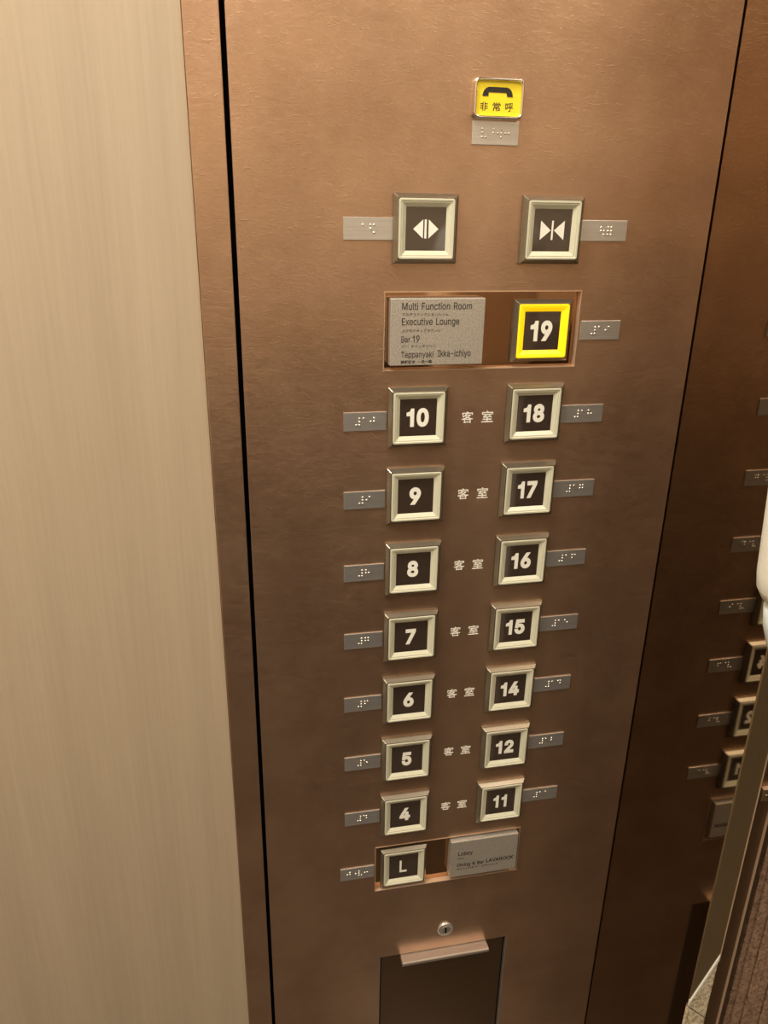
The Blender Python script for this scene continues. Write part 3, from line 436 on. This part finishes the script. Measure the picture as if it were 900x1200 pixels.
bm.faces.new(A); bm.faces.new(B)
for i in range(len(prof)):
    j = (i + 1) % len(prof); bm.faces.new((A[i], A[j], B[j], B[i]))
box_into(bm, hx0, hx0 + 0.0012, -0.0090, 0.0026, -0.5450, -0.5395)
h = link('lip_handle', bm, 'handle', bevel=0.0003)
h.parent = flap
h['label'] = 'pale bronze lip handle'

# key lock
lock = empty('key_lock', (0.0453, 0.0, -0.5140))
def disc_loops(rs, seg=28):
    return [[(r * math.cos(2 * math.pi * k / seg), y, r * math.sin(2 * math.pi * k / seg)) for k in range(seg)] for r, y in rs]
link('lock_ring', sweep(disc_loops([(0.0078, 0.0), (0.0078, -0.0012), (0.0072, -0.0020), (0.0056, -0.0020), (0.0052, -0.0012)])), 'steel', lock, smooth=True)
core = link('lock_core', sweep(disc_loops([(0.0053, -0.0002), (0.0053, -0.0016), (0.0046, -0.0022)]), cap_last=True), 'handle', lock)
box('keyhole', -0.0009, 0.0009, -0.0025, -0.0015, -0.0034, 0.0030, 'dark_gap', core)
tag(lock, 'small round steel key lock above the flap handle', 'lock')

# ------------------------------------------------------------------ buttons
bevel_cache = {}
def frame_mesh(kind):
    if kind in bevel_cache: return bevel_cache[kind]
    if kind == 'bezel':
        loops = [rr_loop(h_, h_, 0.0004, y_, 2) for h_, y_ in ((0.0221, 0.0), (0.0219, -0.0026), (0.0197, -0.0057), (0.0191, -0.0058), (0.0190, -0.0050))]
        bm = sweep(loops)
    elif kind == 'ring':
        loops = [rr_loop(h_, h_, r_, y_, 3) for h_, r_, y_ in ((0.0190, 0.0015, -0.0043), (0.0189, 0.0015, -0.0057), (0.0186, 0.0012, -0.0061),
                 (0.0176, 0.0008, -0.0061), (0.0172, 0.0006, -0.0055), (0.0164, 0.0004, -0.0055), (0.0137, 0.0002, -0.0037), (0.0136, 0.0002, -0.0033))]
        bm = sweep(loops)
    elif kind == 'tile':
        bm = sweep([rr_loop(0.0139, 0.0139, 0.0003, -0.0023, 2), rr_loop(0.0139, 0.0139, 0.0003, -0.0035, 2)], cap_last=True)
    me = bpy.data.meshes.new(kind); bmesh.ops.recalc_face_normals(bm, faces=bm.faces); bm.to_mesh(me); bm.free()
    bevel_cache[kind] = me
    return me

def inst(name, me, mat, parent):
    o = bpy.data.objects.new(name, me); scene.collection.objects.link(o); o.parent = parent
    if not me.materials: me.materials.append(None)
    o.material_slots[0].link = 'OBJECT'; o.material_slots[0].material = MAT[mat]
    return o

NUMW = {1: 0.0068, 2: 0.0170}
def button(x, z, glyph, label, name='floor_button', lit=False, y=0.0):
    k_ = (0.0025 + y) / 0.532                    # keeps the face in place for its true depth
    root = empty(name, (x + (x + 0.136) * k_, y, z - (0.1417 - z) * k_))
    inst('bezel', frame_mesh('bezel'), 'bezel', root)
    inst('light_ring', frame_mesh('ring'), 'lens_lit' if lit else 'lens', root)
    inst('face_tile', frame_mesh('tile'), 'tile', root)
    g = -0.0035
    if glyph == 'open':
        poly_obj('door_open_symbol', [[(-0.0086, 0), (-0.0019, 0.0059), (-0.0019, -0.0059)], [(0.0086, 0), (0.0019, 0.0059), (0.0019, -0.0059)],
                 [(-0.0009, -0.0059), (0.0009 - 0.0004, -0.0059), (0.0009 - 0.0004, 0.0059), (-0.0009, 0.0059)]], 'white', root, g)
    elif glyph == 'close':
        poly_obj('door_close_symbol', [[(-0.0012, 0), (-0.0086, 0.0062), (-0.0086, -0.0062)], [(0.0012, 0), (0.0086, 0.0062), (0.0086, -0.0062)],
                 [(-0.0006, -0.0062), (0.0006, -0.0062), (0.0006, 0.0062), (-0.0006, 0.0062)]], 'white', root, g)
    else:
        h = 0.0138
        wd = {'L': 0.0068, '4': 0.0095, '5': 0.0086, '6': 0.0088, '7': 0.0084, '8': 0.0088, '9': 0.0088, '11': 0.0128, '17': 0.0155, '14': 0.0165}.get(glyph, 0.0165)
        if lit: h, wd = 0.0146, 0.0166
        text_obj('numeral' if glyph != 'L' else 'letter', glyph, 'white', root, center=(-0.0004, 0.0), height=h, width=wd,
                 bold=0.042 if glyph != 'L' else 0.012, track=0.02, y=g)
    tag(root, label, 'button', 'square floor buttons on the panel' if name == 'floor_button' else None)
    return root

ROW = 0.06; W = 0.0885
ORD = ['topmost', 'second from top', 'third from top', 'fourth from top', 'third from bottom', 'second from bottom', 'lowest']
for i, f in enumerate(['10', '9', '8', '7', '6', '5', '4']):
    button(0.0, -ROW * i, f, 'unlit square button marked %s, %s of seven in the left column' % (f, ORD[i]))
button(0.0, -ROW * 7, 'L', 'square cream-ringed button marked L in the lower recessed box', y=0.0045)
button(W, ROW, '19', 'lit square button marked 19 with glowing yellow ring', lit=True, y=0.0045)
for i, f in enumerate(['18', '17', '16', '15', '14', '12', '11']):
    button(W, -ROW * i, f, 'unlit square button marked %s, %s of seven in the right column' % (f, ORD[i]))
button(0.0010, 0.1273, 'open', 'square door-open button with outward white arrowheads', 'door_open_button')
button(W + 0.0012, 0.1273, 'close', 'square door-close button with inward white arrowheads', 'door_close_button')

# emergency call button
em = empty('emergency_call_button', (0.0463, 0.0, 0.2057))
lp = [rr_loop(0.0167, 0.0118, 0.0035, 0.0), rr_loop(0.0167, 0.0118, 0.0035, -0.0040), rr_loop(0.0163, 0.0114, 0.0034, -0.0058),
      rr_loop(0.0156, 0.0107, 0.0028, -0.0062), rr_loop(0.0149, 0.0100, 0.0022, -0.0056), rr_loop(0.0147, 0.0098, 0.0020, -0.0030)]
link('chrome_frame', sweep(lp), 'chrome', em, smooth=True)
link('yellow_face', sweep([rr_loop(0.0148, 0.0099, 0.002, -0.002), rr_loop(0.0148, 0.0099, 0.002, -0.0040)], cap_last=True), 'yellow', em)
def arc(cx, cz, r, a0, a1, n=6):
    return [(cx + r * math.cos(math.radians(a0 + (a1 - a0) * k / n)), cz + r * math.sin(math.radians(a0 + (a1 - a0) * k / n))) for k in range(n + 1)]
hs = [(-0.0108, 0.0012)] + arc(-0.0060, 0.0018, 0.0046, 172, 90) + arc(0.0046, 0.0018, 0.0046, 90, 8) + [(0.0094, 0.0012), (0.0056, 0.0012), (0.0054, 0.0034), (-0.0068, 0.0034), (-0.0070, 0.0012)]
bm = bmesh.new()
a = [bm.verts.new((p[0], -0.0040, p[1])) for p in hs]; b_ = [bm.verts.new((p[0], -0.0043, p[1])) for p in hs]
bm.faces.new(a); bm.faces.new(b_)
for i in range(len(a)):
    j = (i + 1) % len(a); bm.faces.new((a[i], a[j], b_[j], b_[i]))
bmesh.ops.triangulate(bm, faces=[f for f in bm.faces if len(f.verts) > 4])
link('handset_symbol', bm, 'ink', em)
for k, ch in enumerate('非常呼'):
    text_obj('lettering', ch, 'ink', em, center=(-0.0094 + 0.0084 * k, -0.0047), height=0.0050, width=0.0052, bold=0.006, y=-0.0040)
tag(em, 'yellow emergency call button with black telephone handset in chrome frame', 'button')

# ------------------------------------------------------------------ braille plates
CELL = {'#': (3, 4, 5, 6), '1': (1,), '2': (1, 2), '3': (1, 4), '4': (1, 4, 5), '5': (1, 5), '6': (1, 2, 4), '7': (1, 2, 4, 5), '8': (1, 2, 5), '9': (2, 4), '0': (2, 4, 5)}
def num_cells(s): return [CELL['#']] + [CELL[c] for c in s]
def braille(x0, x1, zc, cells, label, y=0.0, h=0.0137):
    root = box('braille_plate', -(x1 - x0) / 2, (x1 - x0) / 2, -0.0009, 0.0, -h / 2, h / 2, 'steel', bevel=0.0002)
    root.location = ((x0 + x1) / 2, y, zc)
    dx, dz, pitch, R = 0.0023, 0.0024, 0.0053, 0.00082
    bm = bmesh.new()
    n = len(cells); wtot = pitch * (n - 1) + dx
    for c, dots in enumerate(cells):
        for d in dots:
            px = -wtot / 2 + c * pitch + (dx if d > 3 else 0); pz = dz - ((d - 1) % 3) * dz
            rings = []
            for rr, yy in ((R, -0.0009), (R * 0.86, -0.0012), (R * 0.5, -0.00142)):
                rings.append([bm.verts.new((px + rr * math.cos(math.pi * k / 4), yy, pz + rr * math.sin(math.pi * k / 4))) for k in range(8)])
            for A_, B_ in zip(rings[:-1], rings[1:]):
                for k in range(8): bm.faces.new((A_[k], A_[(k + 1) % 8], B_[(k + 1) % 8], B_[k]))
            bm.faces.new(rings[-1])
    link('braille_dots', bm, 'dot', root, smooth=True)
    tag(root, label, 'braille plate', 'steel braille plates beside the buttons')
    return root
for i, f in enumerate(['10', '9', '8', '7', '6', '5', '4']):
    braille(-0.0533, -0.0222, -ROW * i - 0.0030, num_cells(f), 'steel braille plate left of the %s button, %s of the seven there' % (f, ORD[i]))
braille(-0.0573, -0.0264, -0.4262, [(2, 4, 5), (5,), (1, 2, 3, 6), (2, 5)], 'steel braille plate left of the L button')
for i, f in enumerate(['18', '17', '16', '15', '14', '12', '11']):
    braille(0.1115, 0.1457, -ROW * i - 0.0030, num_cells(f), 'steel braille plate right of the %s button, %s of the seven there' % (f, ORD[i]))
for o in [o for o in scene.objects if o.name.startswith('braille_plate')][8:]:
    o.children[0].location.x = 0.0013
braille(0.1205, 0.1515, 0.0590, num_cells('19'), 'steel braille plate right of the lit yellow button')
braille(-0.0531, -0.0200, 0.1270, [(1,), (1, 2, 4, 6)], 'steel braille plate left of the door-open button', h=0.0142)
braille(0.1125, 0.1475, 0.1272, [(1, 2, 5, 6), (1, 2, 3, 4, 5, 6)], 'steel braille plate right of the door-close button').children[0].location.x = 0.0018
braille(0.0310, 0.0626, 0.1861, [(1, 2, 3, 6), (4, 5), (2, 4, 5, 6), (2, 5)], 'steel braille plate below the yellow emergency button', h=0.0142)

# ------------------------------------------------------------------ sign plates
def sign(name, x0, x1, z0, z1, lines, label, yb=0.0045, yf=-0.0045):
    root = empty(name, ((x0 + x1) / 2, yb, (z0 + z1) / 2))
    hx, hz = (x1 - x0) / 2, (z1 - z0) / 2
    box('plate', -hx, hx, yf - yb, 0.0, -hz, hz, 'plate', root, bevel=0.0004)
    for (s, lx, lz, h, wd, bd) in lines:
        text_obj('lettering', s, 'ink', root, left=(lx - root.location.x, lz - root.location.z), height=h, width=wd, bold=bd, y=yf - yb)
    tag(root, label, 'sign')
    return root
sign('floor_directory_sign', -0.0212, 0.0459, 0.0372, 0.0827, [
    ('Multi Function Room', -0.0134, 0.0752, 0.0049, 0.0496, 0.004),
    ('マルチファンクションルーム', -0.0131, 0.0711, 0.0021, 0.0325, 0.0),
    ('Executive Lounge', -0.0134, 0.0636, 0.0062, 0.0410, 0.004),
    ('エグゼクティブラウンジ', -0.0131, 0.0601, 0.0022, 0.0275, 0.0),
    ('Bar', -0.0134, 0.0532, 0.0042, 0.0062, 0.004),
    ('19', -0.0055, 0.0532, 0.0048, 0.0050, 0.004),
    ('バー  ナインティーン', -0.0133, 0.0495, 0.0022, 0.0250, 0.0),
    ('Teppanyaki', -0.0134, 0.0417, 0.0054, 0.0232, 0.004),
    ('Ikka-ichiyo', 0.0130, 0.0417, 0.0060, 0.0240, 0.006),
    ('鉄板焼き  一花一葉', -0.0135, 0.0386, 0.0023, 0.0225, 0.02),
], 'grey metal sign listing rooms and lounges left of the lit yellow button')
sign('lobby_sign', 0.0450, 0.1102, -0.4447, -0.4026, [
    ('Lobby', 0.0522, -0.4204, 0.0052, 0.0142, 0.012),
    ('ロビー', 0.0522, -0.4235, 0.0020, 0.0066, 0.01),
    ('Dining & Bar', 0.0518, -0.4337, 0.0050, 0.0262, 0.012),
    ('LAVAROCK', 0.0800, -0.4322, 0.0042, 0.0270, 0.016),
    ('ダイニング＆バー  ラヴァロック', 0.0518, -0.4366, 0.0021, 0.0400, 0.01),
], 'grey metal lobby and dining sign right of the L button')

# ------------------------------------------------------------------ door jamb, door edge and stone reveal at the lower right
JY = -0.1433
def plate_poly(name, pts, y0, y1, mat, bevel=0.0):
    bm = bmesh.new()
    A = [bm.verts.new((p[0], y0, p[1])) for p in pts]; B = [bm.verts.new((p[0], y1, p[1])) for p in pts]
    bm.faces.new(A); bm.faces.new(B)
    for i in range(len(A)):
        j = (i + 1) % len(A); bm.faces.new((A[i], A[j], B[j], B[i]))
    return link(name, bm, mat, bevel=bevel)
JX0, JX1 = 0.2126, 0.2316
struct(plate_poly('trim_3', [(JX0, TOP), (JX1, TOP), (JX1, -0.4185), (JX0, -0.4665)], JY, JY + 0.0018, 'jamb', 0.0003))
struct(plate_poly('reflection_bar', [(JX0, -0.4665), (JX1, -0.4185), (JX1, -0.4262), (JX0, -0.4728)], JY - 0.0008, JY + 0.0018, 'shell', 0.0008))  # pale diagonal reflection in the jamb, built as a solid bar
struct(plate_poly('reflection_speckle_1', [(JX0, -0.4732), (JX1, -0.4266), (JX1, -0.4930), (JX0, -0.4745)], JY + 0.0001, JY + 0.0030, 'speckled_reflection', 0.0004))  # speckled reflection below the bar, built as solid pieces
struct(plate_poly('reflection_speckle_2', [(JX0, -0.4755), (JX1, -0.4940), (JX1, BOT), (JX0, BOT)], JY + 0.0001, JY + 0.0030, 'speckled_reflection', 0.0004))  # lower piece of the same modelled reflection
struct(box('edge_highlight_1', JX1 - 0.0001, JX1 + 0.0006, JY - 0.0006, JY + 0.004, -0.4262, TOP, 'rim_and_highlight'))  # light strip standing in for the highlight along the jamb edge
struct(box('door_1', 0.2322, 0.2462, -0.1405, 0.03, BOT, TOP, 'door', bevel=0.0004))
struct(box('edge_highlight_2', 0.2462, 0.2467, -0.1426, -0.100, BOT, TOP, 'rim_and_highlight'))  # highlight on the door edge, built as a thin bright strip
struct(box('trim_9', 0.2468, 0.2520, -0.1395, -0.05, BOT, TOP, 'door'))
struct(box('wall_reveal', 0.2600, 0.70, -0.1340, 0.03, BOT, TOP, 'stone'))
for k in range(6):
    gx = 0.2700 + 0.0095 * k + (0.002 if k % 2 else 0)
    o = box('stone_strip', gx - 0.0047, gx + 0.0043, -0.1358, -0.1335, BOT, TOP, 'stone', bevel=0.0006)
    o.parent = scene.objects['wall_reveal']
g = empty('door_sensor', (0.2392, -0.1405, -0.2585))
box('sensor_body', -0.0040, 0.0040, -0.003, 0.0, -0.0060, 0.0050, 'jamb', g, bevel=0.0005)
box('top_rim', -0.0042, 0.0042, -0.0035, 0.0, 0.0050, 0.0058, 'rim_and_highlight', g)
bm = sweep([[(x, y - 0.003, z - 0.001) for x, y, z in lp_] for lp_ in disc_loops([(0.0010, 0.0), (0.0010, -0.0006)], 12)], cap_last=True)
link('screw', bm, 'chrome', g)
tag(g, 'small bronze fitting with a screw on the dark door edge at far right', 'fitting')

# ------------------------------------------------------------------ white dispenser on a floor stand, seen only at the right edge of the frame
DX, DY = 0.144, -0.290
dsp = empty('sanitizer_dispenser', (DX, DY, FLOOR_Z))
def zloops(secs, seg=6):
    out = []
    for z, hx, hy, r in secs:
        out.append([(p[0], p[2], z) for p in rr_loop(hx, hy, r, 0, seg)])
    return out
Z0 = FLOOR_Z
def link_up(name, bm, mat, parent=None, **kw):
    for v in bm.verts: v.co.z -= Z0
    return link(name, bm, mat, parent or dsp, **kw)
link_up('casing', sweep(zloops([(-0.0200, 0.040, 0.030, 0.010), (-0.0225, 0.044, 0.034, 0.012), (-0.0215, 0.0470, 0.037, 0.014), (-0.0170, 0.0492, 0.039, 0.015),
        (-0.010, 0.0503, 0.040, 0.016), (0.045, 0.0545, 0.041, 0.018), (0.100, 0.0530, 0.040, 0.020), (0.118, 0.048, 0.036, 0.020), (0.125, 0.038, 0.028, 0.018)], 6),
        cap_first=True, cap_last=True), 'shell', smooth=True)
link_up('gap_ring', sweep(zloops([(-0.0150, 0.0440, 0.033, 0.012), (-0.0260, 0.0440, 0.033, 0.012)]), cap_last=True), 'dark_plastic', smooth=True)
link_up('liquid_tank', sweep(zloops([(-0.0240, 0.0440, 0.034, 0.014), (-0.0262, 0.0458, 0.036, 0.015), (-0.036, 0.0445, 0.036, 0.016), (-0.046, 0.0420, 0.035, 0.018),
        (-0.056, 0.0375, 0.032, 0.020), (-0.065, 0.0300, 0.026, 0.018), (-0.070, 0.0180, 0.016, 0.010)], 6), cap_first=True, cap_last=True), 'tank', smooth=True)
link_up('pole', sweep([[(0.040 + 0.010 * math.cos(a * math.pi / 8), 0.010 * math.sin(a * math.pi / 8), z) for a in range(16)] for z in (-0.010, Z0 + 0.012)], cap_first=True, cap_last=True), 'shell', smooth=True)
link_up('base', sweep(zloops([(Z0 + 0.014, 0.085, 0.085, 0.02), (Z0 + 0.012, 0.09, 0.09, 0.02), (Z0, 0.09, 0.09, 0.02)], 6), cap_first=True, cap_last=True), 'shell')
tag(dsp, 'white rounded plastic dispenser partly cut off by the right edge of the frame', 'dispenser')
